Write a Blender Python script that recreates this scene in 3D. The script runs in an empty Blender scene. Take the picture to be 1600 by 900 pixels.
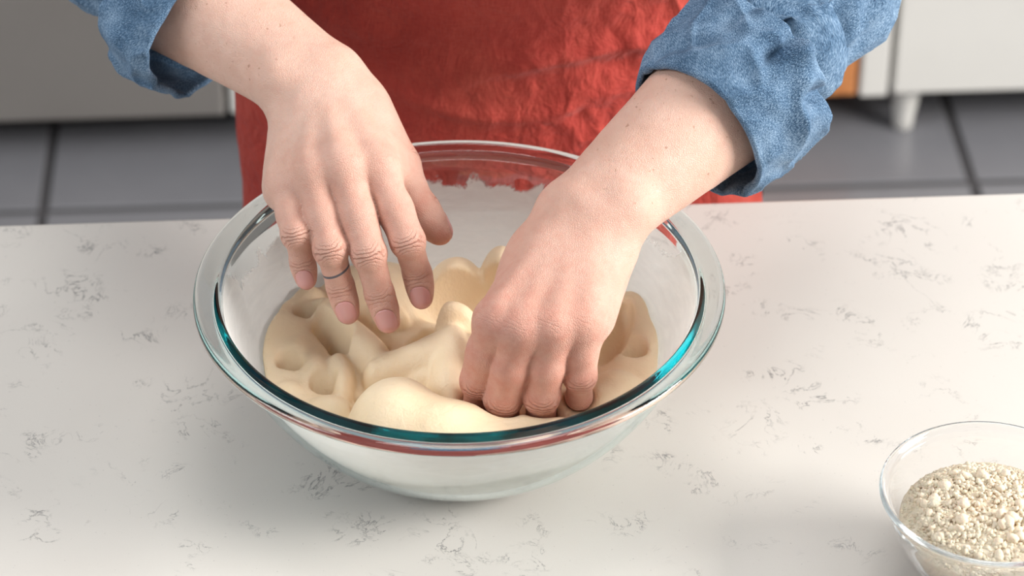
import bpy, bmesh, math, random
import numpy as np
from mathutils import Vector, Matrix

random.seed(7)
scene = bpy.context.scene
COL = scene.collection
PI = math.pi

# ------------------------------------------------------------------ camera
PITCH = math.radians(35.9)
FPX = 4480.0                                   # focal length in pixels of a 1600 px wide frame
CAM = np.array([0.02949, -1.30683, 1.04743])
FW = np.array([0, math.cos(PITCH), -math.sin(PITCH)])
UP = np.array([0, math.sin(PITCH), math.cos(PITCH)])
RT = np.array([1.0, 0, 0])
cam_data = bpy.data.cameras.new('camera')
cam = bpy.data.objects.new('camera', cam_data)
COL.objects.link(cam)
cam.location = CAM
cam.rotation_euler = (PI / 2 - PITCH, 0, 0)
cam_data.sensor_width = 36
cam_data.lens = 36 * FPX / 1600
cam_data.clip_start = 0.05
cam_data.dof.use_dof = True
cam_data.dof.focus_distance = 1.59
cam_data.dof.aperture_fstop = 9.0
scene.camera = cam

# ------------------------------------------------------------------ world, lights, exposure
world = bpy.data.worlds.new('world')
scene.world = world
world.use_nodes = True
bg = world.node_tree.nodes['Background']
bg.inputs[0].default_value = (0.93, 0.96, 1.0, 1)
bg.inputs[1].default_value = 0.34

def area(name, loc, target, size, power, color):
    d = bpy.data.lights.new(name, 'AREA')
    d.shape = 'RECTANGLE'
    d.size, d.size_y = size
    d.energy = power
    d.color = color
    o = bpy.data.objects.new(name, d)
    COL.objects.link(o)
    o.location = loc
    o.rotation_euler = (Vector(target) - Vector(loc)).to_track_quat('-Z', 'Y').to_euler()
    return o

area('window_daylight_right', (3.6, -0.45, 1.50), (0.1, 0.05, 0.08), (1.9, 1.5), 290, (1.0, 0.97, 0.93))
area('fill_light_left', (-2.6, -0.9, 1.7), (0, 0, 0.1), (1.6, 1.3), 46, (0.93, 0.97, 1.0))  # added fill lamp, not a window: lifts the counter left of the bowl
area('ceiling_panel_light', (0.1, 0.35, 2.4), (0, 0.1, 0), (1.2, 1.2), 22, (1.0, 0.98, 0.95))

scene.view_settings.view_transform = 'Standard'
scene.view_settings.look = 'None'
scene.view_settings.exposure = 0.03
scene.view_settings.gamma = 1.0
scene.view_settings.use_curve_mapping = False
scene.cycles.max_bounces = 64
scene.cycles.glossy_bounces = 64
scene.cycles.diffuse_bounces = 5
scene.cycles.transmission_bounces = 64
scene.cycles.transparent_max_bounces = 12
scene.cycles.caustics_refractive = True
scene.cycles.blur_glossy = 0.6

# ------------------------------------------------------------------ positions from the photograph
def pix(x, y, d):
    """point seen at pixel (x, y) of the 1600x900 frame, at depth d along the view axis"""
    return CAM + d * (FW + RT * (x - 800) / FPX - UP * (y - 450) / FPX)

def pixz(x, y, z):
    """point seen at pixel (x, y) at height z"""
    v = FW + RT * (x - 800) / FPX - UP * (y - 450) / FPX
    return CAM + v * ((z - CAM[2]) / v[2])

YAW = math.radians(3.2)                        # the kitchen runs a little askew to the camera
ORG = np.array([0.03, 0.2285, 0.0])            # on the far edge of the counter
FLOOR_Z = -0.92
def room(x, y, z):
    c, s = math.cos(YAW), math.sin(YAW)
    return (ORG[0] + c * x - s * y, ORG[1] + s * x + c * y, z)

# ------------------------------------------------------------------ object helpers
def link(name, me, mat=None, parent=None, label=None, cat=None, group=None, kind=None, smooth=True):
    o = bpy.data.objects.new(name, me)
    COL.objects.link(o)
    if mat is not None and len(me.materials) == 0:
        me.materials.append(mat)
    if parent is not None:
        o.parent = parent
    if smooth:
        me.polygons.foreach_set('use_smooth', [True] * len(me.polygons))
    tag(o, label, cat, group, kind)
    return o

def tag(o, label=None, cat=None, group=None, kind=None):
    if label: o['label'] = label
    if cat: o['category'] = cat
    if group: o['group'] = group
    if kind: o['kind'] = kind

def empty(name, loc, label=None, cat=None, group=None, kind=None, rz=0.0):
    o = bpy.data.objects.new(name, None)
    COL.objects.link(o)
    o.location = loc
    o.rotation_euler = (0, 0, rz)
    o.empty_display_size = 0.05
    tag(o, label, cat, group, kind)
    return o

def pydata(name, v, f):
    me = bpy.data.meshes.new(name)
    me.from_pydata([tuple(map(float, p)) for p in v], [], [tuple(map(int, q)) for q in f])
    me.update()
    return me

def npmesh(name, V, Q):
    """mesh from numpy arrays: V (n,3), Q (m,4) quads"""
    me = bpy.data.meshes.new(name)
    n, m = len(V), len(Q)
    k = Q.shape[1]
    me.vertices.add(n)
    me.vertices.foreach_set('co', np.ascontiguousarray(V, dtype=np.float32).ravel())
    me.loops.add(m * k)
    me.loops.foreach_set('vertex_index', np.ascontiguousarray(Q, dtype=np.int32).ravel())
    me.polygons.add(m)
    me.polygons.foreach_set('loop_start', np.arange(0, m * k, k, dtype=np.int32))
    me.polygons.foreach_set('loop_total', np.full(m, k, dtype=np.int32))
    me.update(calc_edges=True)
    me.validate()
    return me

def box(name, x0, x1, y0, y1, z0, z1, bevel=0.0, seg=2):
    bm = bmesh.new()
    bmesh.ops.create_cube(bm, size=1)
    for v in bm.verts:
        v.co = Vector(((x0 + x1) / 2 + v.co.x * (x1 - x0), (y0 + y1) / 2 + v.co.y * (y1 - y0), (z0 + z1) / 2 + v.co.z * (z1 - z0)))
    if bevel > 0:
        bmesh.ops.bevel(bm, geom=bm.edges[:], offset=bevel, segments=seg, affect='EDGES', profile=0.5)
    me = bpy.data.meshes.new(name)
    bm.to_mesh(me)
    bm.free()
    return me

def lathe(name, prof, seg=144, closed=True):
    n = len(prof)
    V, F = [], []
    for k in range(seg):
        a = 2 * PI * k / seg
        for r, z in prof:
            V.append((r * math.cos(a), r * math.sin(a), z))
    for k in range(seg):
        k2 = (k + 1) % seg
        for i in range(n if closed else n - 1):
            j = (i + 1) % n
            F.append((k * n + i, k2 * n + i, k2 * n + j, k * n + j))
    me = pydata(name, V, F)
    bm = bmesh.new(); bm.from_mesh(me)
    bmesh.ops.remove_doubles(bm, verts=bm.verts, dist=1e-6)
    bmesh.ops.recalc_face_normals(bm, faces=bm.faces)
    bm.to_mesh(me); bm.free()
    return me

# ------------------------------------------------------------------ node helpers
class NT:
    def __init__(self, name):
        self.m = bpy.data.materials.new(name)
        self.m.use_nodes = True
        self.t = self.m.node_tree
        self.bsdf = self.t.nodes['Principled BSDF']
        self.out = self.t.nodes['Material Output']
    def n(self, typ, **kw):
        nd = self.t.nodes.new(typ)
        for k, v in kw.items():
            setattr(nd, k, v)
        return nd
    def l(self, a, b):
        self.t.links.new(a, b)
    def val(self, sock, v):
        if hasattr(v, 'is_linked') or isinstance(v, bpy.types.NodeSocket):
            self.l(v, sock)
        else:
            sock.default_value = v
    def math(self, op, a, b=None, c=None, clamp=False):
        nd = self.n('ShaderNodeMath', operation=op, use_clamp=clamp)
        self.val(nd.inputs[0], a)
        if b is not None: self.val(nd.inputs[1], b)
        if c is not None: self.val(nd.inputs[2], c)
        return nd.outputs[0]
    def noise(self, vec, scale, detail=2, rough=0.5, dist=0.0):
        nd = self.n('ShaderNodeTexNoise')
        if vec is not None: self.l(vec, nd.inputs['Vector'])
        nd.inputs['Scale'].default_value = scale
        nd.inputs['Detail'].default_value = detail
        nd.inputs['Roughness'].default_value = rough
        nd.inputs['Distortion'].default_value = dist
        return nd.outputs['Fac']
    def coord(self, which='Object'):
        return self.n('ShaderNodeTexCoord').outputs[which]
    def mapping(self, vec, scale=(1, 1, 1), rot=(0, 0, 0), loc=(0, 0, 0)):
        nd = self.n('ShaderNodeMapping')
        self.l(vec, nd.inputs[0])
        nd.inputs['Scale'].default_value = scale
        nd.inputs['Rotation'].default_value = rot
        nd.inputs['Location'].default_value = loc
        return nd.outputs[0]
    def ramp(self, fac, stops):
        nd = self.n('ShaderNodeValToRGB')
        self.l(fac, nd.inputs[0])
        el = nd.color_ramp.elements
        while len(el) < len(stops): el.new(0.5)
        for e, (p, c) in zip(el, stops):
            e.position = p
            e.color = (*c, 1) if len(c) == 3 else c
        return nd.outputs[0]
    def step(self, v, lo, hi):
        nd = self.n('ShaderNodeMapRange', interpolation_type='SMOOTHSTEP')
        self.val(nd.inputs[0], v)
        nd.inputs[1].default_value, nd.inputs[2].default_value = lo, hi
        return nd.outputs[0]
    def mix(self, fac, a, b):
        nd = self.n('ShaderNodeMix', data_type='RGBA')
        self.val(nd.inputs[0], fac)
        for s, v in ((nd.inputs[6], a), (nd.inputs[7], b)):
            if isinstance(v, tuple): s.default_value = (*v, 1) if len(v) == 3 else v
            else: self.l(v, s)
        return nd.outputs[2]
    def attr(self, name, out='Fac'):
        return self.n('ShaderNodeAttribute', attribute_name=name).outputs[out]
    def bump(self, h, dist, strength=1.0, normal=None):
        nd = self.n('ShaderNodeBump')
        nd.inputs['Strength'].default_value = strength
        nd.inputs['Distance'].default_value = dist
        self.l(h, nd.inputs['Height'])
        if normal is not None: self.l(normal, nd.inputs['Normal'])
        return nd.outputs[0]
    def set(self, **kw):
        names = dict(color='Base Color', rough='Roughness', metal='Metallic', ior='IOR', normal='Normal', sss='Subsurface Weight',
                     sssr='Subsurface Radius', ssss='Subsurface Scale', trans='Transmission Weight', spec='Specular IOR Level',
                     sheen='Sheen Weight', sheenr='Sheen Roughness', coat='Coat Weight', coatr='Coat Roughness', alpha='Alpha')
        for k, v in kw.items():
            s = self.bsdf.inputs[names[k]]
            if isinstance(v, tuple) and k in ('color',): s.default_value = (*v, 1)
            else: self.val(s, v)
        return self.m

def plain(name, color, rough=0.5, **kw):
    t = NT(name)
    c = t.noise(t.coord(), 9.0, 3)
    t.set(color=t.mix(c, tuple(x * 0.94 for x in color), tuple(min(1, x * 1.05) for x in color)), rough=rough, **kw)
    return t.m

# ------------------------------------------------------------------ materials
def mat_quartz():
    t = NT('white_quartz')
    co = t.coord()
    warp = t.mapping(co, (1, 1, 1))
    n1 = t.noise(warp, 34, 6, 0.62, 0.9)
    vein = t.math('SUBTRACT', 1.0, t.step(t.math('ABSOLUTE', t.math('SUBTRACT', n1, 0.5)), 0.003, 0.02))
    n2 = t.noise(warp, 58, 6, 0.65, 1.2)
    vein2 = t.math('SUBTRACT', 1.0, t.step(t.math('ABSOLUTE', t.math('SUBTRACT', n2, 0.47)), 0.003, 0.022))
    patch = t.step(t.noise(t.mapping(co, (1, 1.3, 1), loc=(3, 1, 0)), 21, 3, 0.55, 0.3), 0.55, 0.70)
    patch2 = t.step(t.noise(t.mapping(co, (1, 1, 1), loc=(7, 4, 0)), 33, 2, 0.5), 0.58, 0.70)
    grit = t.step(t.noise(co, 420, 2, 0.6), 0.30, 0.62)
    v = t.math('MAXIMUM', t.math('MULTIPLY', vein, patch), t.math('MULTIPLY', vein2, patch2))
    v = t.math('MULTIPLY', v, t.math('MULTIPLY_ADD', grit, 0.75, 0.25))
    cloud = t.noise(co, 10, 3, 0.5)
    base = t.mix(cloud, (0.635, 0.60, 0.555), (0.69, 0.66, 0.615))
    speck = t.step(t.noise(t.mapping(co, loc=(2, 2, 2)), 620, 1, 0.5), 0.76, 0.80)
    fine = t.noise(co, 1500, 1, 0.5)
    base = t.mix(t.math('MULTIPLY', fine, 0.16), base, (0.45, 0.42, 0.39))
    c = t.mix(t.math('MULTIPLY', v, 0.8), base, (0.17, 0.165, 0.165))
    c = t.mix(t.math('MULTIPLY', speck, 0.35), c, (0.25, 0.24, 0.24))
    t.set(color=c, rough=0.32, spec=0.4)
    return t.m

def mat_glass(name, tint=(0.80, 0.93, 0.90), dens=14.0):
    t = NT(name)
    t.set(color=(1, 1, 1), rough=0.0, trans=1.0, ior=1.47)
    va = t.n('ShaderNodeVolumeAbsorption')
    va.inputs['Color'].default_value = (*tint, 1)
    va.inputs['Density'].default_value = dens
    t.l(va.outputs[0], t.out.inputs['Volume'])
    return t.m

def mat_film():
    """thin smear of flour paste that clings to the inside of the bowl"""
    t = NT('flour_film')
    t.t.nodes.remove(t.bsdf)
    co = t.coord()
    dif = t.n('ShaderNodeBsdfDiffuse'); dif.inputs[0].default_value = (0.92, 0.91, 0.89, 1)
    trl = t.n('ShaderNodeBsdfTranslucent'); trl.inputs[0].default_value = (0.92, 0.91, 0.89, 1)
    m1 = t.n('ShaderNodeMixShader'); m1.inputs[0].default_value = 0.45
    t.l(dif.outputs[0], m1.inputs[1]); t.l(trl.outputs[0], m1.inputs[2])
    tr = t.n('ShaderNodeBsdfTransparent')
    z = t.n('ShaderNodeSeparateXYZ'); t.l(co, z.inputs[0])
    rag = t.noise(t.mapping(co, (1, 1, 0.8)), 38, 5, 0.6, 0.7)
    edge = t.math('MULTIPLY_ADD', rag, 0.042, 0.0655)          # ragged top edge, metres
    front = t.step(t.math('ADD', z.outputs[1], t.math('MULTIPLY', z.outputs[0], -0.12)), 0.055, -0.01)
    edge = t.math('MULTIPLY_ADD', front, 0.03, edge)                # wiped less at the front of the bowl
    below = t.step(t.math('SUBTRACT', edge, z.outputs[2]), -0.0010, 0.0030)
    streak = t.noise(t.mapping(co, (1, 1, 4)), 40, 4, 0.6, 0.8)
    a = t.math('MULTIPLY', below, t.math('MULTIPLY_ADD', streak, 0.28, 0.80), clamp=True)
    m2 = t.n('ShaderNodeMixShader')
    t.l(a, m2.inputs[0]); t.l(tr.outputs[0], m2.inputs[1]); t.l(m1.outputs[0], m2.inputs[2])
    t.l(m2.outputs[0], t.out.inputs[0])
    return t.m

def mat_dough():
    t = NT('bread_dough')
    co = t.coord()
    n = t.noise(co, 30, 4, 0.55)
    c = t.mix(n, (0.81, 0.62, 0.39), (0.89, 0.75, 0.55))
    speck = t.step(t.noise(co, 330, 2, 0.5), 0.72, 0.78)
    c = t.mix(t.math('MULTIPLY', speck, 0.25), c, (0.55, 0.38, 0.2))
    stretch = t.noise(t.mapping(co, (1, 1, 0.35)), 130, 4, 0.6, 0.5)
    fine = t.noise(co, 650, 2, 0.5)
    h = t.math('ADD', stretch, t.math('MULTIPLY', fine, 0.25))
    t.set(color=c, rough=0.5, spec=0.35, sss=0.10, ssss=0.005, normal=t.bump(h, 0.0014, 0.6))
    t.bsdf.inputs['Subsurface Radius'].default_value = (1.0, 0.6, 0.3)
    return t.m

def mat_flour():
    t = NT('flour')
    co = t.coord()
    n = t.noise(co, 150, 4, 0.6)
    c = t.mix(n, (0.69, 0.555, 0.395), (0.85, 0.75, 0.61))
    f = t.noise(co, 900, 3, 0.6)
    t.set(color=c, rough=0.95, spec=0.1, sss=0.12, ssss=0.004, normal=t.bump(f, 0.0008, 0.7))
    return t.m

def mat_skin():
    t = NT('skin')
    co = t.coord()
    j = t.n('ShaderNodeSeparateXYZ'); t.l(t.attr('joint', 'Vector'), j.inputs[0])
    u, v, w = j.outputs
    red = t.attr('red')
    n1 = t.noise(co, 45, 4, 0.6)
    n2 = t.noise(co, 160, 3, 0.6)
    base = t.mix(n1, (0.60, 0.355, 0.265), (0.74, 0.51, 0.42))
    blot = t.math('MULTIPLY', t.step(n2, 0.42, 0.75), 0.22)
    base = t.mix(blot, base, (0.60, 0.29, 0.22))
    base = t.mix(t.math('MULTIPLY', red, t.math('MULTIPLY_ADD', n2, 0.7, 0.35), clamp=True), base, (0.53, 0.185, 0.13))
    frk = t.math('MULTIPLY', t.step(t.noise(co, 240, 1, 0.5), 0.725, 0.765), t.attr('arm'))
    base = t.mix(t.math('MULTIPLY', frk, 0.55), base, (0.30, 0.14, 0.08))
    hair = t.math('MULTIPLY', t.step(t.noise(t.mapping(co, (1, 0.45, 1), rot=(0, 0, 0.6)), 620, 1, 0.5), 0.70, 0.76), t.attr('arm'))
    base = t.mix(t.math('MULTIPLY', hair, 0.34), base, (0.33, 0.16, 0.09))
    # creases over the finger joints
    wob = t.math('MULTIPLY', t.math('SUBTRACT', t.noise(co, 260, 2, 0.5), 0.5), 2.2)
    bow = t.math('MULTIPLY', t.math('MULTIPLY', v, v), t.math('MULTIPLY', u, 0.012))
    uu = t.math('ADD', t.math('SUBTRACT', u, bow), wob)
    cs = t.math('COSINE', t.math('MULTIPLY', uu, 2 * PI / 1.9))
    gr = t.math('POWER', t.math('MULTIPLY_ADD', cs, 0.5, 0.5), 5.0)
    env = t.math('EXPONENT', t.math('MULTIPLY', t.math('MULTIPLY', u, u), -0.055))
    cr = t.math('MULTIPLY', t.math('MULTIPLY', gr, env), w)
    base = t.mix(t.math('MULTIPLY', cr, 0.5), base, (0.36, 0.12, 0.075))
    ink = t.math('SUBTRACT', 1.0, t.step(t.math('ABSOLUTE', t.math('ADD', t.attr('ink'), t.math('MULTIPLY', wob, 0.1))), 0.65, 0.95))
    base = t.mix(t.math('MULTIPLY', ink, 0.85), base, (0.035, 0.075, 0.11))
    # fine skin relief
    vor = t.n('ShaderNodeTexVoronoi', feature='DISTANCE_TO_EDGE')
    t.l(co, vor.inputs['Vector']); vor.inputs['Scale'].default_value = 900
    pores = t.math('MULTIPLY', t.step(vor.outputs['Distance'], 0.0, 0.25), 0.16)
    h = t.math('ADD', t.math('MULTIPLY', cr, -1.0), t.math('ADD', pores, t.math('MULTIPLY', n2, 0.3)))
    t.set(color=base, rough=0.5, spec=0.35, sss=0.16, ssss=0.005, normal=t.bump(h, 0.0009, 0.9))
    t.bsdf.inputs['Subsurface Radius'].default_value = (1.0, 0.35, 0.2)
    return t.m

def mat_denim():
    t = NT('denim')
    uv = t.coord('UV')
    co = t.coord()
    thr = t.noise(t.mapping(uv, (2400, 900, 1), rot=(0, 0, 0.35)), 1.0, 2, 0.6)
    thr2 = t.noise(t.mapping(uv, (1000, 2400, 1), rot=(0, 0, 0.35)), 1.0, 2, 0.6)
    mot = t.noise(co, 70, 4, 0.6)
    wear = t.noise(co, 14, 3, 0.5)
    f = t.math('ADD', t.math('MULTIPLY', thr, 0.75), t.math('MULTIPLY', thr2, 0.35))
    f = t.math('ADD', f, t.math('MULTIPLY', mot, 0.30))
    f = t.math('ADD', f, t.math('MULTIPLY', wear, 0.16))
    c = t.ramp(f, [(0.60, (0.012, 0.030, 0.062)), (0.77, (0.068, 0.135, 0.230)), (0.95, (0.30, 0.42, 0.56))])
    t.set(color=c, rough=0.85, spec=0.15, sheen=0.05, normal=t.bump(t.math('ADD', thr, thr2), 0.00035, 0.4))
    return t.m

def mat_linen():
    t = NT('red_linen')
    uv = t.coord('UV')
    co = t.coord()
    a = t.noise(t.mapping(uv, (1500, 120, 1)), 1.0, 2, 0.6)
    b = t.noise(t.mapping(uv, (120, 1500, 1)), 1.0, 2, 0.6)
    wv = t.math('ADD', a, b)
    mot = t.noise(co, 18, 4, 0.6)
    f = t.math('ADD', t.math('MULTIPLY', wv, 0.35), t.math('MULTIPLY', mot, 0.45))
    c = t.ramp(f, [(0.36, (0.27, 0.018, 0.013)), (0.55, (0.40, 0.040, 0.027)), (0.78, (0.52, 0.085, 0.055))])
    crump = t.noise(t.mapping(co, (1, 1, 0.6)), 55, 5, 0.62, 0.6)
    nb = t.bump(wv, 0.0006, 0.6)
    t.set(color=c, rough=0.75, spec=0.3, sheen=0.10, normal=t.bump(crump, 0.010, 0.6, nb))
    return t.m

def mat_tile():
    t = NT('floor_tile')
    co = t.coord()
    n = t.noise(co, 6, 4, 0.6)
    f = t.noise(co, 260, 2, 0.5)
    c = t.mix(n, (0.16, 0.16, 0.175), (0.205, 0.205, 0.22))
    t.set(color=c, rough=0.26, spec=0.9, normal=t.bump(f, 0.0003, 0.2))
    return t.m

def mat_steel():
    t = NT('brushed_steel')
    co = t.coord()
    br = t.noise(t.mapping(co, (3, 3, 600)), 1.0, 3, 0.6)
    big = t.noise(co, 3.0, 2, 0.5)
    c = t.mix(big, (0.40, 0.37, 0.34), (0.48, 0.45, 0.42))
    t.set(color=c, metal=0.85, rough=t.math('MULTIPLY_ADD', br, 0.15, 0.38), normal=t.bump(br, 0.0004, 0.3))
    return t.m

def mat_wood():
    t = NT('orange_wood')
    co = t.coord()
    g = t.noise(t.mapping(co, (9, 9, 1.2)), 6.0, 5, 0.6, 1.5)
    c = t.ramp(g, [(0.3, (0.42, 0.15, 0.05)), (0.5, (0.60, 0.25, 0.09)), (0.7, (0.68, 0.32, 0.13))])
    t.set(color=c, rough=0.4, spec=0.4)
    return t.m

M = dict(
    quartz=mat_quartz(), glass=mat_glass('clear_green_glass', (0.0, 0.66, 0.67), 16.5), prep_glass=mat_glass('clear_glass', (0.93, 0.97, 0.97), 8.0),
    film=mat_film(), dough=mat_dough(), flour=mat_flour(), skin=mat_skin(), denim=mat_denim(), linen=mat_linen(), tile=mat_tile(),
    steel=mat_steel(), wood=mat_wood(), grout=plain('grout', (0.055, 0.052, 0.055), 0.9), white=plain('white_lacquer', (0.66, 0.645, 0.61), 0.35),
    wall=plain('painted_wall', (0.72, 0.70, 0.67), 0.8), black=plain('black_plastic', (0.012, 0.012, 0.013), 0.6),
    nail=plain('fingernail', (0.64, 0.32, 0.29), 0.22, sss=0.2, ssss=0.003), trousers=plain('dark_cotton', (0.05, 0.055, 0.075), 0.85),
    hair=plain('brown_hair', (0.07, 0.035, 0.02), 0.5), shoe=plain('black_leather', (0.02, 0.02, 0.02), 0.45),
    eye=plain('eye_white', (0.8, 0.78, 0.75), 0.2), lip=plain('lip', (0.5, 0.18, 0.16), 0.4), iris=plain('iris', (0.06, 0.04, 0.03), 0.15),
)

# ================================================================== THE SETTING
def boxr(name, x0, x1, y0, y1, z0, z1, mat, parent=None, bevel=0.003, **kw):
    """box in kitchen coordinates; a top-level one keeps its origin at its base, a child is built in its parent's frame"""
    if parent is None:
        cx, cy = (x0 + x1) / 2, (y0 + y1) / 2
        o = link(name, box(name, x0 - cx, x1 - cx, y0 - cy, y1 - cy, 0, z1 - z0, bevel), mat, None, smooth=False, **kw)
        o.location = room(cx, cy, z0)
        o.rotation_euler = (0, 0, YAW)
        return o
    px, py, pz = parent['_o']
    return link(name, box(name, x0 - px, x1 - px, y0 - py, y1 - py, z0 - pz, z1 - pz, bevel), mat, parent, smooth=False, **kw)

def unit(name, x, y, z, sx=0.0, **kw):
    o = empty(name, room(x + sx, y, z), rz=YAW, **kw)
    o['_o'] = (x, y, z)
    return o

# floor: grout bed with separate tiles
floor = boxr('floor', -3.2, 3.2, -2.6, 2.6, FLOOR_Z - 0.05, FLOOR_Z - 0.004, M['grout'], bevel=0, kind='structure')
TS = 0.57
tile_me = box('tile', -TS / 2 + 0.006, TS / 2 - 0.006, -TS / 2 + 0.006, TS / 2 - 0.006, 0, 0.004, 0.0012, 1)
tile_me.materials.append(M['tile'])
jx = 0.645                                          # a joint seen at the right of the cook
for i in range(-7, 6):
    for k in range(-5, 5):
        cx, cy = jx + TS * (i + 0.5) - 0.0, 1.372 + TS * (k + 0.5)
        if abs(cx) > 3.2 - TS / 2 or cy > 2.55 - TS / 2 or cy < -2.6 + TS / 2: continue
        o = bpy.data.objects.new('tile', tile_me)
        COL.objects.link(o)
        o.parent = floor
        o.location = (cx, cy, 0.046)

wall = boxr('wall_back', -3.2, 3.2, 2.05, 2.15, FLOOR_Z - 0.004, 1.55, M['wall'], bevel=0, kind='structure')

# worktop and the island below it
island = unit('kitchen_island', 0, -0.45, FLOOR_Z, label='white kitchen island base under the quartz worktop', cat='island')
boxr('body', -1.35, 1.35, -0.86, -0.04, FLOOR_Z + 0.09, -0.0302, M['white'], island)
boxr('plinth', -1.32, 1.32, -0.80, -0.10, FLOOR_Z, FLOOR_Z + 0.09, M['black'], island)
for k in range(5):
    boxr('back_panel', -1.34 + k * 0.538, -1.34 + k * 0.538 + 0.528, -0.04, -0.028, FLOOR_Z + 0.10, -0.04, M['white'], island)
counter = boxr('countertop', -1.4, 1.4, -0.9, 0.0, -0.030, 0.0, M['quartz'], bevel=0.003,
               label='white quartz worktop with fine grey veining under the bowls', cat='countertop')

# the far run of units
FY = 1.465                                          # front plane of the far run
BZ = FLOOR_Z + 0.07
SX = 0.076                                          # where the run starts, along the wall
def far_unit(name, x0, x1, mat, label, cat, legs=True, y0=FY, z1=-0.03, panels=1):
    u = unit(name, (x0 + x1) / 2, (y0 + 2.04) / 2, FLOOR_Z, SX, label=label, cat=cat)
    boxr('body', x0, x1, y0 + 0.022, 2.04, BZ, z1, mat, u)
    return u

ov = far_unit('steel_dishwasher', -1.02, -0.346, M['steel'], 'brushed stainless steel dishwasher with a dark toe space at the floor', 'dishwasher')
boxr('door_panel', -1.018, -0.348, FY, FY + 0.021, BZ, -0.20, M['steel'], ov)
boxr('control_strip', -1.018, -0.348, FY, FY + 0.021, -0.196, -0.035, M['steel'], ov)
hb = bmesh.new()
bmesh.ops.create_cone(hb, cap_ends=True, segments=20, radius1=0.009, radius2=0.009, depth=0.5, matrix=Matrix.Translation((0, FY - 0.035 - (FY + 2.04) / 2, -0.25 - FLOOR_Z)) @ Matrix.Rotation(PI / 2, 4, 'Y'))
for s in (-1, 1):
    bmesh.ops.create_cone(hb, cap_ends=True, segments=14, radius1=0.006, radius2=0.006, depth=0.036, matrix=Matrix.Translation((s * 0.22, FY - 0.017 - (FY + 2.04) / 2, -0.25 - FLOOR_Z)) @ Matrix.Rotation(PI / 2, 4, 'X'))
hm = bpy.data.meshes.new('handle'); hb.to_mesh(hm); hb.free()
link('handle', hm, M['steel'], ov)
boxr('toe_kick', -1.02, -0.346, FY + 0.10, 2.04, FLOOR_Z, BZ, M['black'], ov)

def leg(u, x, y):
    px, py, pz = u['_o']
    prof = [(0.0, 0.0), (0.009, 0.0), (0.0125, 0.004), (0.0135, 0.020), (0.0185, 0.052), (0.021, 0.062), (0.021, 0.070), (0.0, 0.070)]
    o = link('leg', lathe('leg', prof, 24, closed=False), M['white'], u)
    o.location = (x - px, y - py, 0)
    return o

wd = far_unit('wood_cabinet', 0.12, 0.435, M['wood'], 'orange stained wooden cabinet beside the white panel behind the cook', 'cabinet')
boxr('door', 0.122, 0.27, FY, FY + 0.021, BZ + 0.002, -0.035, M['wood'], wd)
boxr('door', 0.274, 0.433, FY, FY + 0.021, BZ + 0.002, -0.035, M['wood'], wd)
boxr('plinth', 0.13, 0.43, FY + 0.14, 2.04, FLOOR_Z, BZ, M['black'], wd)
ep = far_unit('white_cabinet', -0.342, 0.116, M['white'], 'white cabinet next to the steel dishwasher, behind the cook', 'cabinet')
boxr('door', -0.341, -0.13, FY, FY + 0.021, BZ + 0.002, -0.035, M['white'], ep)
boxr('door', -0.126, 0.115, FY, FY + 0.021, BZ + 0.002, -0.035, M['white'], ep)
boxr('plinth', -0.34, 0.115, FY + 0.14, 2.04, FLOOR_Z, BZ, M['black'], ep)
pn = unit('white_end_panel', 0.454, 1.75, FLOOR_Z, SX, label='narrow white upright panel between the orange wood and the legged cabinet', cat='panel')
boxr('board', 0.4375, 0.472, FY - 0.002, 2.04, BZ, -0.03, M['white'], pn)
boxr('plinth', 0.44, 0.47, FY + 0.14, 2.04, FLOOR_Z, BZ, M['black'], pn)
wc = far_unit('white_cabinet', 0.478, 1.25, M['white'], 'white lacquered cabinet standing on small tapered white legs', 'cabinet')
boxr('door', 0.480, 0.862, FY, FY + 0.021, BZ + 0.002, -0.035, M['white'], wc)
boxr('door', 0.866, 1.248, FY, FY + 0.021, BZ + 0.002, -0.035, M['white'], wc)
for x in (0.503, 1.22):
    leg(wc, x, FY + 0.035); leg(wc, x, 2.0)

# ================================================================== SIGNED-DISTANCE MODELLING
def vnoise(P, freq, seed=0):
    """smooth value noise in 0..1 for points P (...,3)"""
    Q = P * freq + 17.3 * (seed + 1)
    I = np.floor(Q).astype(np.int64)
    f = (Q - I).astype(np.float32)
    f = f * f * (3 - 2 * f)
    def h(a, b, c):
        n = (a * 374761393 + b * 668265263 + c * 2147483629 + seed * 974634777) & 0xffffffff
        n = ((n ^ (n >> 13)) * 1274126177) & 0xffffffff
        n = n ^ (n >> 16)
        return (n & 0xffffff).astype(np.float32) / float(0xffffff)
    r = 0
    for dx in (0, 1):
        wx = f[..., 0] if dx else 1 - f[..., 0]
        for dy in (0, 1):
            wy = f[..., 1] if dy else 1 - f[..., 1]
            for dz in (0, 1):
                wz = f[..., 2] if dz else 1 - f[..., 2]
                r = r + wx * wy * wz * h(I[..., 0] + dx, I[..., 1] + dy, I[..., 2] + dz)
    return r

def fbm(P, freq, octs=3, seed=0):
    a, s, tot = 1.0, 0.0, 0.0
    for o in range(octs):
        s = s + a * (vnoise(P, freq * 2 ** o, seed + o) - 0.5); tot += a; a *= 0.5
    return s / tot

def smin(a, b, k):
    h = np.maximum(k - np.abs(a - b), 0) / k
    return np.minimum(a, b) - h * h * k * 0.25

def smax(a, b, k):
    return -smin(-a, -b, k)

def rcone(P, a, b, r1, r2):
    """tapered capsule"""
    a = np.asarray(a, np.float32); b = np.asarray(b, np.float32)
    ba = b - a
    l2 = float(ba @ ba)
    t = np.clip(((P - a) @ ba) / l2, 0, 1)
    # linear radius along the axis, corrected for slope
    d = P - a - t[..., None] * ba
    return np.sqrt((d * d).sum(-1)) - (r1 + (r2 - r1) * t)

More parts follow.
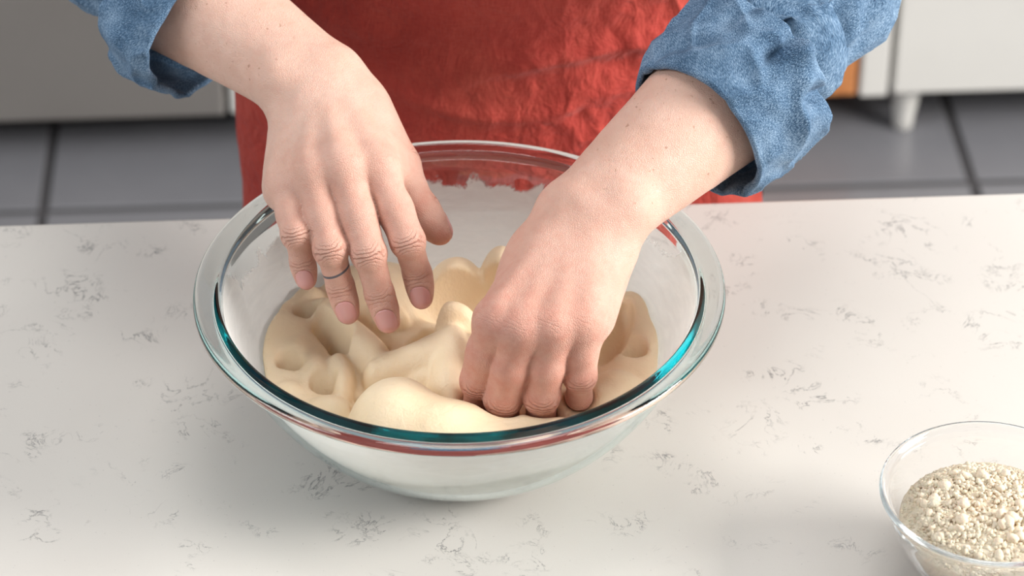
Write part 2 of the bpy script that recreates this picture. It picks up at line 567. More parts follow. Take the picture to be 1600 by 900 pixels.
def ellip(P, c, R, axes=None):
    """ellipsoid, approximate distance; axes rows = local axes"""
    d = P - np.asarray(c, np.float32)
    if axes is not None:
        d = d @ np.asarray(axes, np.float32).T
    R = np.asarray(R, np.float32)
    q = d / R
    k0 = np.sqrt((q * q).sum(-1)); q2 = q / R
    k1 = np.sqrt((q2 * q2).sum(-1)) + 1e-9
    return k0 * (k0 - 1) / k1

class Grid:
    def __init__(self, lo, hi, h):
        self.lo = np.asarray(lo, float); self.h = h
        self.n = np.ceil((np.asarray(hi) - self.lo) / h).astype(int) + 1
        self.ax = [(self.lo[i] + h * np.arange(self.n[i])).astype(np.float32) for i in range(3)]
    def new(self):
        return np.full(self.n, 0.06, np.float32)
    def slc(self, lo, hi):
        s = []
        for i in range(3):
            a = int(np.clip(np.floor((lo[i] - self.lo[i]) / self.h), 0, self.n[i]))
            b = int(np.clip(np.ceil((hi[i] - self.lo[i]) / self.h) + 1, 0, self.n[i]))
            s.append(slice(a, b))
        return tuple(s)
    def pts(self, s):
        g = np.meshgrid(self.ax[0][s[0]], self.ax[1][s[1]], self.ax[2][s[2]], indexing='ij')
        return np.stack(g, -1)
    def add(self, F, fn, lo, hi, k):
        m = k + 3 * self.h + 0.004
        s = self.slc(np.asarray(lo) - m, np.asarray(hi) + m)
        if any(q.stop <= q.start for q in s): return
        v = fn(self.pts(s))
        F[s] = smin(F[s], v, k) if k > 0 else np.minimum(F[s], v)
    def cone(self, F, a, b, r1, r2, k):
        a = np.asarray(a, float); b = np.asarray(b, float); r = max(r1, r2)
        self.add(F, lambda P: rcone(P, a, b, r1, r2), np.minimum(a, b) - r, np.maximum(a, b) + r, k)
    def ball(self, F, c, R, k, axes=None):
        c = np.asarray(c, float); r = float(np.max(R))
        R3 = (R, R, R) if np.isscalar(R) else R
        self.add(F, lambda P: ellip(P, c, R3, axes), c - r, c + r, k)
    def carve(self, F, fn, lo, hi, k):
        m = k + 3 * self.h + 0.002
        s = self.slc(np.asarray(lo) - m, np.asarray(hi) + m)
        if any(q.stop <= q.start for q in s): return
        F[s] = smax(F[s], -fn(self.pts(s)), k)
    def sample(self, F, P, out=0.06):
        q = (P - self.lo) / self.h
        i = np.floor(q).astype(int)
        ok = np.all((i >= 0) & (i < self.n - 1), -1)
        i = np.clip(i, 0, self.n - 2); f = q - i
        r = 0
        for dx in (0, 1):
            for dy in (0, 1):
                for dz in (0, 1):
                    w = (f[..., 0] if dx else 1 - f[..., 0]) * (f[..., 1] if dy else 1 - f[..., 1]) * (f[..., 2] if dz else 1 - f[..., 2])
                    r = r + w * F[i[..., 0] + dx, i[..., 1] + dy, i[..., 2] + dz]
        return np.where(ok, r, out)
    def grad(self, F, P):
        e = self.h
        g = np.stack([self.sample(F, P + np.eye(3)[i] * e) - self.sample(F, P - np.eye(3)[i] * e) for i in range(3)], -1)
        return g / (np.linalg.norm(g, axis=-1, keepdims=True) + 1e-9)
    def mesh(self, F):
        """naive surface nets"""
        S = F < 0
        c = [S[dx:self.n[0] - 1 + dx, dy:self.n[1] - 1 + dy, dz:self.n[2] - 1 + dz] for dx in (0, 1) for dy in (0, 1) for dz in (0, 1)]
        any_ = np.logical_or.reduce(c); all_ = np.logical_and.reduce(c)
        act = np.argwhere(any_ & ~all_)
        ids = np.full(self.n - 1, -1, np.int64)
        ids[act[:, 0], act[:, 1], act[:, 2]] = np.arange(len(act))
        off = np.array([(dx, dy, dz) for dx in (0, 1) for dy in (0, 1) for dz in (0, 1)])
        val = np.stack([F[act[:, 0] + o[0], act[:, 1] + o[1], act[:, 2] + o[2]] for o in off], 1)
        pos = np.zeros((len(act), 3)); cnt = np.zeros(len(act))
        for a in range(8):
            for b in range(a + 1, 8):
                if np.abs(off[a] - off[b]).sum() != 1: continue
                va, vb = val[:, a], val[:, b]
                m = (va < 0) != (vb < 0)
                t = np.where(m, va / np.where(m, va - vb, 1), 0)[:, None]
                pos += np.where(m[:, None], off[a] + t * (off[b] - off[a]), 0); cnt += m
        V = self.lo + self.h * (act + pos / cnt[:, None])
        Q = []
        for ax in range(3):
            u, v = (ax + 1) % 3, (ax + 2) % 3
            sa = [slice(None)] * 3; sb = [slice(None)] * 3
            sa[ax] = slice(0, self.n[ax] - 1); sb[ax] = slice(1, self.n[ax])
            for q in (u, v):
                sa[q] = slice(1, self.n[q] - 1); sb[q] = slice(1, self.n[q] - 1)
            A, B = S[tuple(sa)], S[tuple(sb)]
            for flip, mask in ((False, A & ~B), (True, ~A & B)):
                e = np.argwhere(mask)
                if len(e) == 0: continue
                e[:, u] += 1; e[:, v] += 1
                du = np.zeros(3, int); du[u] = 1
                dv = np.zeros(3, int); dv[v] = 1
                g = lambda x: ids[x[:, 0], x[:, 1], x[:, 2]]
                q = np.stack([g(e - du - dv), g(e - dv), g(e), g(e - du)], 1)
                Q.append(q[:, ::-1] if flip else q)
        return V, np.concatenate(Q)

def unit_v(v):
    v = np.asarray(v, float)
    return v / np.linalg.norm(v)

def set_attr(me, name, data, typ='FLOAT'):
    a = me.attributes.new(name, typ, 'POINT')
    a.data.foreach_set('value' if typ == 'FLOAT' else 'vector', np.ascontiguousarray(data, np.float32).ravel())

# ================================================================== HANDS
FINGERS = ('index', 'middle', 'ring', 'pinky')
RAD = dict(index=(0.0104, 0.0087, 0.0077, 0.0066), middle=(0.0102, 0.0089, 0.0079, 0.0068),
           ring=(0.0098, 0.0086, 0.0075, 0.0065), pinky=(0.0088, 0.0075, 0.0065, 0.0057))

def build_hand(H, lo, hi, h=0.0008):
    """H: wrist, fore (point up the forearm), dorsal, thumb side vector, finger joints, thumb joints. Returns grid, field, mesh data."""
    G = Grid(lo, hi, h)
    W = np.asarray(H['wrist']); E = np.asarray(H['fore'])
    ax = unit_v(W - E)                                   # towards the hand
    mid = np.asarray(H['middle'][0])
    dn = np.asarray(H['dorsal'], float)
    lat = unit_v(np.asarray(H['index'][0]) - np.asarray(H['pinky'][0]))   # towards the thumb side
    hx = unit_v(mid - W)
    dors = np.cross(hx, lat); dors = unit_v(dors if dors @ dn > 0 else -dors)
    wl = unit_v(np.cross(dors, ax)); wl = wl if wl @ lat > 0 else -wl
    wd = unit_v(np.cross(ax, wl)); wd = wd if wd @ dors > 0 else -wd
    # --- palm and wrist
    A = G.new()
    tl = dict(index=0.34, middle=0.11, ring=-0.12, pinky=-0.36)
    for f in FINGERS:
        m = np.asarray(H[f][0])
        c = W + wl * tl[f] * 0.042 + hx * 0.010 - dors * 0.001
        top = m - dors * 0.0015
        G.cone(A, c, top, 0.0135, RAD[f][0] + 0.0002, 0.012)
        G.cone(A, c - dors * 0.010, m - dors * 0.0085 - hx * 0.004, 0.013, RAD[f][0] + 0.0005, 0.012)
    # webs between the fingers
    for f, g in zip(FINGERS[:-1], FINGERS[1:]):
        a = np.asarray(H[f][0]) * 0.74 + np.asarray(H[f][1]) * 0.26
        b = np.asarray(H[g][0]) * 0.74 + np.asarray(H[g][1]) * 0.26
        G.cone(A, a - dors * 0.005, b - dors * 0.005, 0.0052, 0.0052, 0.006)
    # thumb base
    cmc, tm, ti, tt = [np.asarray(p) for p in H['thumb']]
    G.cone(A, cmc, tm, 0.0155, 0.0125, 0.016)
    G.cone(A, cmc - dors * 0.003 + hx * 0.004, (np.asarray(H['index'][0]) + tm) / 2 - dors * 0.006, 0.012, 0.0065, 0.016)
    # hypothenar pad
    pk = np.asarray(H['pinky'][0])
    G.cone(A, W + wl * -0.016 + hx * 0.012 - dors * 0.010, pk - hx * 0.012 - dors * 0.010, 0.0145, 0.0115, 0.014)
    # wrist and forearm: two bones side by side
    for s, r0, r1, o0, o1 in ((1, 0.0195, 0.0430, 0.0080, 0.003), (-1, 0.0190, 0.0420, 0.0085, 0.003)):
        G.cone(A, W + wl * s * o0, W - ax * 0.17 + wl * s * o1, r0, r1, 0.016)
    G.ball(A, W - ax * 0.012 - wl * 0.017 + wd * 0.010, 0.0115, 0.014)        # ulnar head
    # knuckles and tendons
    for f in FINGERS:
        m = np.asarray(H[f][0])
        G.ball(A, m + dors * 0.0026, 0.0074, 0.010)
        c = W + wl * tl[f] * 0.030 + hx * 0.020 + dors * 0.0088
        G.cone(A, c, m + dors * 0.0080 - hx * 0.008, 0.0022, 0.0022, 0.012)
    # --- fingers, each apart from its neighbours
    B = G.new()
    frames = {}
    for f in FINGERS:
        m, p, d, t = [np.asarray(q) for q in H[f]]
        r = tuple(q * H.get('fat', 1.0) for q in RAD[f])
        T = G.new()
        te = t - unit_v(t - d) * r[3]
        pal = -dors
        G.cone(T, m, m * 0.45 + p * 0.55, r[0], (r[0] + r[1]) * 0.5, 0.004)
        G.cone(T, m * 0.45 + p * 0.55, p, (r[0] + r[1]) * 0.5, r[1] * 0.99, 0.004)
        G.cone(T, p, d, r[1], r[2], 0.004)
        G.cone(T, d, te, r[2], r[3], 0.004)
        fl = unit_v(np.cross(lat, p - m)); fl = fl if fl @ dors > 0 else -fl
        fl2 = unit_v(np.cross(lat, d - p)); fl2 = fl2 if fl2 @ fl > 0 else -fl2
        fl3 = unit_v(np.cross(lat, t - d)); fl3 = fl3 if fl3 @ fl2 > 0 else -fl3
        # fleshy palm sides
        G.cone(T, m * 0.5 + p * 0.5 - fl * 0.003, m * 0.2 + p * 0.8 - fl * 0.002, r[1] * 0.98, r[1] * 0.93, 0.006)
        G.ball(T, d * 0.45 + te * 0.55 - fl3 * 0.0012, r[3] * 1.03, 0.005)
        # knuckle of the middle joint, a little broad
        G.ball(T, p + (fl + fl2) * 0.5 * 0.0010, (r[1] * 0.93,) * 3, 0.004)
        for s in (-1, 1):
            G.ball(T, p + lat * s * 0.0014, r[1] * 0.84, 0.004)
        B = np.minimum(B, T)
        frames[f] = [(m, unit_v(p - m) + hx, dors, r[0]), (p, unit_v(p - m) + unit_v(d - p), unit_v(fl + fl2), r[1]), (d, unit_v(d - p) + unit_v(t - d), unit_v(fl2 + fl3), r[2])]
        frames[f + '_nail'] = (d, t, fl3, r)
    # thumb
    T = G.new()
    ta = unit_v(tt - ti)
    te = tt - ta * 0.0072
    G.cone(T, tm, ti, 0.0118, 0.0092, 0.004)
    G.cone(T, ti, te, 0.0092, 0.0074, 0.004)
    td = np.asarray(H['thumb_dorsal'], float); td = unit_v(td - ta * (td @ ta))
    G.ball(T, ti * 0.45 + te * 0.55 - td * 0.0015, 0.0084, 0.006)
    G.ball(T, ti + td * 0.001, 0.0094, 0.004)
    B = np.minimum(B, T)
    frames['thumb'] = [(tm, unit_v(ti - tm), td, 0.012), (ti, unit_v(ti - tm) + ta, td, 0.0100)]
    frames['thumb_nail'] = (ti, tt, td, (0, 0, 0.0092, 0.0074))
    F = smin(A, B, 0.0045)
    # gentle irregularity of living skin
    V, Q = G.mesh(F)
    nr = G.grad(F, V)
    V = V + nr * (fbm(V, 90, 2, 5) * 0.0006)[:, None]
    # --- nail beds
    nails = []
    for f in FINGERS + ('thumb',):
        d, t, nd, r = frames[f + '_nail']
        a = unit_v(t - d)
        nd = unit_v(nd - a * (nd @ a)); la = np.cross(a, nd)
        L = np.linalg.norm(t - d)
        nl, nw = r[3] * 2.1, r[3] * 0.86
        c0 = t - a * (nl * 0.5 + 0.0008)
        rel = V - c0
        X, Y, Z = rel @ la, rel @ a, rel @ nd
        e = (np.abs(X) / nw) ** 3 + (np.abs(Y) / (nl * 0.52)) ** 3
        m = (Z > 0) & (e < 2.5) & (np.abs(Z) < 0.012)
        amt = np.clip((1.15 - e) / 0.4, 0, 1) * 0.00055 - 0.00030 * np.exp(-((e - 1.5) / 0.45) ** 2)
        V = V - np.where(m, amt, 0)[:, None] * nd
        # nail plate
        nu, nv = 13, 15
        P = []
        for i in range(nv):
            for j in range(nu):
                s = 2 * i / (nv - 1) - 1; q = 2 * j / (nu - 1) - 1
                wdt = (1 - min(1, abs(s)) ** 2.8) ** (1 / 2.2) if abs(s) < 1 else 0.0
                P.append(c0 + a * s * nl * 0.5 + la * q * nw * max(wdt, 0.30) * (1.0) + nd * 0.010)
        P = np.array(P)
        # drop onto the skin along the nail's own normal
        for _ in range(14):
            P = P - nd * (G.sample(F, P) * 0.7)[:, None]
        P0 = P.reshape(nv, nu, 3)
        zz = (P0 - c0) @ nd
        flat = zz.mean()
        lift = 0.00045 - 0.12 * np.maximum(zz - np.quantile(zz, 0.9), 0)
        top = P0 + nd * lift[..., None]
        bot = P0 - nd * 0.0009
        NV = np.concatenate([top.reshape(-1, 3), bot.reshape(-1, 3)])
        NQ = []
        n0 = nu * nv
        for i in range(nv - 1):
            for j in range(nu - 1):
                k = i * nu + j
                NQ.append((k, k + 1, k + nu + 1, k + nu)); NQ.append((n0 + k, n0 + k + nu, n0 + k + nu + 1, n0 + k + 1))
        rim = [j for j in range(nu)] + [i * nu + nu - 1 for i in range(1, nv)] + [(nv - 1) * nu + j for j in range(nu - 2, -1, -1)] + [i * nu for i in range(nv - 2, 0, -1)]
        for k in range(len(rim)):
            p0, p1 = rim[k], rim[(k + 1) % len(rim)]
            NQ.append((p1, p0, n0 + p0, n0 + p1))
        nails.append((f, NV, np.array(NQ)))
    # --- skin attributes
    n = len(V)
    best = np.full(n, 1e9); J = np.zeros((n, 3)); red = np.zeros(n)
    for f in FINGERS + ('thumb',):
        for ji, (c, a, dd, r) in enumerate(frames[f]):
            a = unit_v(a); dd = unit_v(dd - a * (dd @ a)); la = np.cross(a, dd)
            rel = V - c
            dist = np.linalg.norm(rel, axis=1)
            w = np.clip(((rel @ dd) / r - 0.25) / 0.5, 0, 1)
            knuckle = (f != 'thumb' and ji == 0)
            amp = (0.16 if knuckle else (1.0 if (f == 'thumb' or ji == 1) else 0.55))
            w = w * amp * np.clip((r * 1.9 - dist) / (r * 0.7), 0, 1)
            m = dist < best
            best = np.where(m, dist, best)
            J[m] = np.stack([rel @ a * 1000, rel @ la * 1000, w], 1)[m]
            red = np.maximum(red, np.exp(-(dist / (r * 1.35)) ** 2) * (0.60 if knuckle else 0.95))
        d, t, nd, r = frames[f + '_nail']
        red = np.maximum(red, 0.85 * np.exp(-(np.linalg.norm(V - (t - unit_v(t - d) * 0.004), axis=1) / 0.012) ** 2))
    # redder fingers than arms
    along = (V - W) @ hx
    red = np.maximum(red, 0.42 * np.clip((along - 0.05) / 0.05, 0, 1))
    red = red + H.get('flush', 0.0) * np.clip((along + 0.03) / 0.08, 0, 1)
    arm = np.clip((-(V - W) @ ax + 0.005) / 0.03, 0, 1)
    ink = np.full(n, 9.0)
    if 'ink' in H:
        f, fr = H['ink']
        _, p, d, _ = [np.asarray(q) for q in H[f]]
        a = unit_v(d - p); c = p * (1 - fr) + d * fr
        near = np.linalg.norm(V - c, axis=1) < 0.0125
        tilt = H.get('ink_tilt', 0.0)
        ink = np.where(near, ((V - c) @ a + tilt * ((V - c) @ lat)) * 1000, 9.0)
        oth = np.minimum.reduce([np.linalg.norm(np.cross(V - np.asarray(H[g][1]), unit_v(np.asarray(H[g][2]) - np.asarray(H[g][1]))), axis=1) for g in FINGERS if g != f])
        own = np.linalg.norm(np.cross(V - c, a), axis=1)
        ink = np.where(own < oth, ink, 9.0)
    return dict(G=G, F=F, V=V, Q=Q, J=J, red=np.clip(red, 0, 1), arm=arm, ink=ink, nails=nails, W=W, ax=ax, wl=wl, wd=wd)

D0 = 1.605
def chain(pts, offs, base=D0):
    return [pix(x, y, base + o) for (x, y), o in zip(pts, offs)]

RH = dict(
    wrist=pix(490, 128, D0 + 0.060), fore=pix(350, 32, D0 + 0.060 + 0.030), dorsal=(0.1, -0.5, 0.85),
    index=chain([(592, 266), (637, 377), (652, 428), (662, 483)], (0.006, -0.004, 0.010, 0.014)),
    middle=chain([(536, 262), (576, 396), (593, 459), (612, 520)], (0.000, -0.008, 0.006, 0.010)),
    ring=chain([(489, 274), (517, 390), (532, 449), (548, 506)], (0.003, -0.008, 0.007, 0.011)),
    pinky=chain([(447, 292), (464, 367), (472, 408), (482, 452)], (0.012, -0.004, 0.008, 0.012)),
    thumb=[pix(560, 165, D0 + 0.060), pix(622, 258, D0 + 0.045), pix(658, 328, D0 + 0.036), pix(699, 378, D0 + 0.030)],
    thumb_dorsal=(0.5, 0.85, 0.15), ink=('ring', 0.50), ink_tilt=0.22)
L0 = 1.550
LH = dict(
    wrist=pix(922, 338, L0 + 0.048), fore=pix(1090, 188, L0 + 0.048 + 0.042), dorsal=(0.1, -0.6, 0.8),
    index=chain([(775, 500), (748, 594)], (0.004, 0.034), L0), middle=chain([(814, 512), (786, 622)], (0.0, 0.030), L0),
    ring=chain([(864, 508), (846, 618)], (0.0, 0.026), L0), pinky=chain([(909, 502), (906, 588)], (0.004, 0.022), L0),
    thumb_dorsal=(-0.8, -0.3, 0.3), flush=0.36, fat=1.07)
for f, l1, l2 in (('index', 0.026, 0.023), ('middle', 0.030, 0.025), ('ring', 0.028, 0.024), ('pinky', 0.022, 0.021)):
    p = LH[f][1]
    d = p + unit_v((0.0, 0.35, -0.9)) * l1
    LH[f] += [d, d + unit_v((0.0, 0.75, -0.62)) * l2]
LH['thumb'] = [LH['wrist'] + np.array([-0.028, -0.018, -0.016]), LH['wrist'] + np.array([-0.044, -0.026, -0.046]),
               LH['wrist'] + np.array([-0.052, -0.030, -0.074]), LH['wrist'] + np.array([-0.056, -0.037, -0.100])]

def hand_bounds(H, back=0.125):
    P = [H['wrist'], H['wrist'] + unit_v(H['fore'] - H['wrist']) * back] + [q for f in FINGERS + ('thumb',) for q in H[f]]
    P = np.array(P)
    return P.min(0) - 0.016, P.max(0) + 0.016
def bounds_with_arm(H, back):
    lo, hi = hand_bounds(H, back)
    e = H['wrist'] + unit_v(H['fore'] - H['wrist']) * back
    return np.minimum(lo, e - 0.040), np.maximum(hi, e + 0.040)

RHD = build_hand(RH, *bounds_with_arm(RH, 0.085))
LHD = build_hand(LH, *bounds_with_arm(LH, 0.108))

# ================================================================== BOWLS
BH, BR = 0.105, 0.1375
def bowl_outer(z):
    s = np.clip(1 - np.asarray(z) / BH, 0, 1)
    return 0.050 + (BR - 0.050) * (1 - s ** 1.6) ** (1 / 1.6)
def bowl_profiles():
    zz = np.concatenate([np.array([0.0, 0.0006, 0.0016, 0.003, 0.005]), np.linspace(0.008, 0.0985, 30)])
    ro = bowl_outer(zz)
    out = np.stack([ro, zz], 1)
    tan = np.gradient(out, axis=0); tan /= np.linalg.norm(tan, axis=1, keepdims=True)
    nin = np.stack([-tan[:, 1], tan[:, 0]], 1)
    inn = out + nin * 0.0034
    inn = inn[inn[:, 1] > 0.0052]
    return out, inn
B_OUT, B_IN = bowl_profiles()
def bowl_inner_r(z):
    return np.interp(z, B_IN[:, 1], B_IN[:, 0])
lip = [(0.1374, 0.0960), (0.1382, 0.0980), (0.1470, 0.0986), (0.1494, 0.0998), (0.1495, 0.1028), (0.1472, 0.1046), (0.1400, 0.1054), (0.1356, 0.1054), (0.1341, 0.1040)]
def chaikin(p, it=3):
    p = np.array(p, float)
    for _ in range(it):
        q = [p[0]]
        for a, b in zip(p[:-1], p[1:]):
            q += [a * 0.75 + b * 0.25, a * 0.25 + b * 0.75]
        p = np.array(q + [p[-1]])
    return p
prof = [(0.0, 0.0)] + [tuple(p) for p in B_OUT if p[1] < 0.093] + lip + [tuple(p) for p in B_IN[::-1] if p[1] < 0.0965] + [(0.0, 0.0052)]
prof = [tuple(p) for p in chaikin(prof, 3)]
mixing = empty('mixing_bowl', (0, 0, 0.0005), label='large clear glass mixing bowl with a green-tinted rolled rim holding dough', cat='bowl')
link('glass_wall', lathe('glass_wall', prof, 192, closed=False), M['glass'], mixing)
fz = np.linspace(0.0075, 0.1005, 40)
film_prof = [(float(bowl_inner_r(min(z, 0.0963)) - 0.0003), float(z)) for z in fz]
link('flour_film', lathe('flour_film', film_prof, 160, closed=False), M['film'], mixing, label='thin milky smear of flour on the glass')

FBC = pixz(1550, 768, 0.056)
prep = empty('prep_bowl', (FBC[0], FBC[1], 0.0005), label='small clear glass prep bowl filled with crumbly flour', cat='bowl')
fo = [(0.0, 0.0), (0.029, 0.0), (0.0315, 0.001), (0.034, 0.0035), (0.0385, 0.009), (0.044, 0.017), (0.0495, 0.028), (0.0545, 0.041), (0.0572, 0.0495),
      (0.0588, 0.0515), (0.0600, 0.0532), (0.0604, 0.0548), (0.0600, 0.0562), (0.0588, 0.0568), (0.0574, 0.0560), (0.0562, 0.0540), (0.0548, 0.0495), (0.0516, 0.041), (0.0465, 0.028), (0.041, 0.017),
      (0.0355, 0.0095), (0.0295, 0.0050), (0.0, 0.0042)]
link('glass_wall', lathe('glass_wall', [tuple(p) for p in chaikin(fo, 2)], 128, closed=False), M['prep_glass'], prep)

def prep_in(z):
    return np.interp(z, [0.0042, 0.0050, 0.0095, 0.017, 0.028, 0.041, 0.0495, 0.054], [0.0, 0.0295, 0.0355, 0.041, 0.0465, 0.0516, 0.0548, 0.0562])
def flour_mesh():
    rng = np.random.default_rng(5)
    VV, FF, n = [], [], 0
    # the heap itself
    nr, na = 46, 120
    V = []
    for i in range(nr + 1):
        for k in range(na):
            rr = i / nr; a = 2 * PI * k / na
            z = 0.0380 + 0.010 * (1 - rr ** 2) - 0.003 * rr ** 6
            r = rr * (prep_in(z) - 0.0014)
            V.append((r * math.cos(a), r * math.sin(a), z))
    V = np.array(V)
    V[:, 2] += fbm(V, 240, 3, 3) * 0.0045 * np.clip((1.02 - np.hypot(V[:, 0], V[:, 1]) / 0.0495) * 12, 0, 1)
    F = [(i * na + k, i * na + (k + 1) % na, (i + 1) * na + (k + 1) % na, (i + 1) * na + k) for i in range(nr) for k in range(na)]
    # sides and underside against the glass
    m = nr * na
    zs = np.linspace(V[m:, 2].mean(), 0.0075, 12)[1:]
    add = []
    for z in zs:
        r = prep_in(z) - 0.0014
        add += [(r * math.cos(2 * PI * k / na), r * math.sin(2 * PI * k / na), z) for k in range(na)]
    V = np.concatenate([V, np.array(add)])
    for j in range(len(zs)):
        for k in range(na):
            F.append((m + j * na + k, m + j * na + (k + 1) % na, m + (j + 1) * na + (k + 1) % na, m + (j + 1) * na + k))
    VV.append(V); FF.append(np.array(F)); n = len(V)
    # crumbs
    bm = bmesh.new(); bmesh.ops.create_icosphere(bm, subdivisions=2, radius=1.0)
    iv = np.array([v.co[:] for v in bm.verts]); it = np.array([[v.index for v in f.verts] for f in bm.faces]); bm.free()
    it = np.concatenate([it, it[:, 2:]], 1)                      # degenerate quads keep one array
    tris = []
    for c in range(5200):
        s = 0.00045 + 0.0011 * rng.random() ** 2.2
        if c < 150: s = 0.0015 + 0.0022 * rng.random() ** 2
        rr = rng.random() ** 0.42 * 1.0; a = rng.random() * 2 * PI
        if s > 0.0016: rr *= 0.93
        z = 0.0380 + 0.010 * (1 - rr ** 2) - 0.003 * rr ** 6
        r = rr * (prep_in(z) - 0.0014 - 1.3 * s)
        ctr = np.array([r * math.cos(a), r * math.sin(a), z + s * (0.25 + 0.5 * rng.random())])
        jit = 1 + 0.60 * fbm(iv, 1.9, 2, c % 97) * 2
        sc = 0.75 + 0.5 * rng.random(3)
        q = rng.normal(size=4); q /= np.linalg.norm(q)
        R = np.array(Matrix.Identity(3)) if False else np.array(__import__('mathutils').Quaternion(q).to_matrix())
        P = (iv * jit[:, None] * sc) @ R.T * s + ctr
        VV.append(P); tris.append(it[:, :3] + n); n += len(P)
    me = bpy.data.meshes.new('flour')
    V = np.concatenate(VV)
    Fq = FF[0]; T = np.concatenate(tris)
    me.vertices.add(len(V)); me.vertices.foreach_set('co', V.astype(np.float32).ravel())
    li = np.concatenate([Fq.ravel(), T.ravel()])
    me.loops.add(len(li)); me.loops.foreach_set('vertex_index', li.astype(np.int32))
    me.polygons.add(len(Fq) + len(T))
    st = np.concatenate([np.arange(len(Fq)) * 4, len(Fq) * 4 + np.arange(len(T)) * 3])
    me.polygons.foreach_set('loop_start', st.astype(np.int32))
    me.polygons.foreach_set('loop_total', np.concatenate([np.full(len(Fq), 4), np.full(len(T), 3)]).astype(np.int32))
    me.update(calc_edges=True); me.validate()
    return me
flour = link('flour', flour_mesh(), M['flour'], None, label='crumbly off-white flour heaped in the small glass bowl', cat='flour', kind='stuff')
flour.location = (FBC[0], FBC[1], 0.0005)

# ================================================================== DOUGH
DG = Grid((-0.136, -0.136, 0.002), (0.136, 0.136, 0.112), 0.0013)
DF = DG.new()
def lump(x, y, z, R, k=0.008):
    DG.ball(DF, (x, y, z), R, k)
def lump_at(px, py, ztop, R, k=0.008):
    """lump whose crest is seen at a pixel, crest at height ztop"""
    p = pixz(px, py, ztop)
    DG.ball(DF, (p[0], p[1], ztop - R[2]), R, k)
def lobe(px, py, z, rx, ry, Rz=0.022, k=0.0016, tilt=0.0):
    """rounded lobe of dough: crest seen at a pixel at height z, half extents in pixels across and down the picture"""
    p = pixz(px, py, z)
    R = (rx / 2750.0, ry / 1900.0, Rz)
    ca, sa = math.cos(tilt), math.sin(tilt)
    DG.ball(DF, (p[0], p[1], z - Rz), R, k, np.array([[ca, sa, 0], [-sa, ca, 0], [0, 0, 1.0]]))
def dent(px, py, z, R, k=0.006, tilt=0.0):
    p = pixz(px, py, z)
    ca, sa = math.cos(tilt), math.sin(tilt)
    ax3 = np.array([[ca, sa, 0], [-sa, ca, 0], [0, 0, 1.0]])
    r = max(R)
    DG.carve(DF, lambda P: ellip(P, p, R, ax3), p - r, p + r, k)
def poke(pts, z, r, depth, dirv=(0.05, -0.5, -0.86), k=0.0028, taper=0.65):
    """finger hole that runs down and under its near lip"""
    dv = unit_v(dirv)
    for x, y in pts:
        p = pixz(x, y, z)
        a, b = p - dv * 0.016, p + dv * depth
        lo, hi = np.minimum(a, b) - r, np.maximum(a, b) + r
        DG.carve(DF, lambda P: rcone(P, a, b, r * 1.25, r * taper), lo - r, hi + r, k)
lump(0, 0, 0.014, (0.128, 0.128, 0.037), 0.001)
lump(-0.098, 0.018, 0.034, (0.040, 0.060, 0.025), 0.01); lump(-0.092, -0.036, 0.032, (0.040, 0.044, 0.022), 0.01)      # against the glass, left
lump(0.098, 0.016, 0.034, (0.036, 0.062, 0.026), 0.01)                                                          # and right
# back of the bowl
lump(-0.050, 0.066, 0.038, (0.040, 0.032, 0.026), 0.004)
lobe(712, 408, 0.074, 62, 46, 0.040); lobe(784, 392, 0.082, 50, 50, 0.050); lobe(860, 430, 0.070, 80, 70, 0.035, 0.004)
lobe(625, 430, 0.060, 60, 50, 0.030, 0.004); lobe(560, 440, 0.060, 50, 46, 0.026, 0.003)
# right side
lobe(990, 470, 0.062, 52, 60, 0.030, 0.003); lobe(1004, 520, 0.060, 44, 46, 0.028, 0.006)
lobe(962, 588, 0.064, 62, 46, 0.030); lobe(1010, 610, 0.056, 40, 40, 0.026, 0.006)
# left side: swell round the first hole, then the lobes below it
lobe(440, 470, 0.058, 44, 52, 0.028); lobe(430, 520, 0.056, 36, 44, 0.026, 0.005); lobe(480, 455, 0.060, 44, 40, 0.026, 0.005)
lobe(462, 532, 0.060, 46, 32, 0.022); lobe(492, 566, 0.060, 30, 40, 0.022, 0.005)
for q in range(7):                                        # tongue that ends in a nub
    t = q / 6
    lobe(502 + 84 * t, 470 + 70 * t, 0.064 + 0.002 * math.sin(t * PI), 36 - 8 * t, 30 - 6 * t, 0.024, 0.0016 if q == 0 else 0.007)
lobe(535, 580, 0.061, 22, 46, 0.024)                      # upright lobe
lobe(528, 556, 0.060, 24, 24, 0.020, 0.004)
# middle: rope, then the lobe beside the pressing hand
lobe(706, 474, 0.074, 52, 22, 0.030); lobe(706, 520, 0.075, 44, 52, 0.034, 0.006); lobe(702, 562, 0.071, 36, 44, 0.030, 0.006); lobe(780, 520, 0.076, 70, 60, 0.034, 0.006)
for q in range(7):
    t = q / 6
    lobe(584 + 96 * t, 566 - 34 * t, 0.063 + 0.007 * t, 20 + 5 * t, 20 + 6 * t, 0.022, 0.0016 if q == 0 else 0.006)
lobe(612, 478, 0.062, 30, 22, 0.022)
lobe(668, 580, 0.060, 60, 16, 0.022)
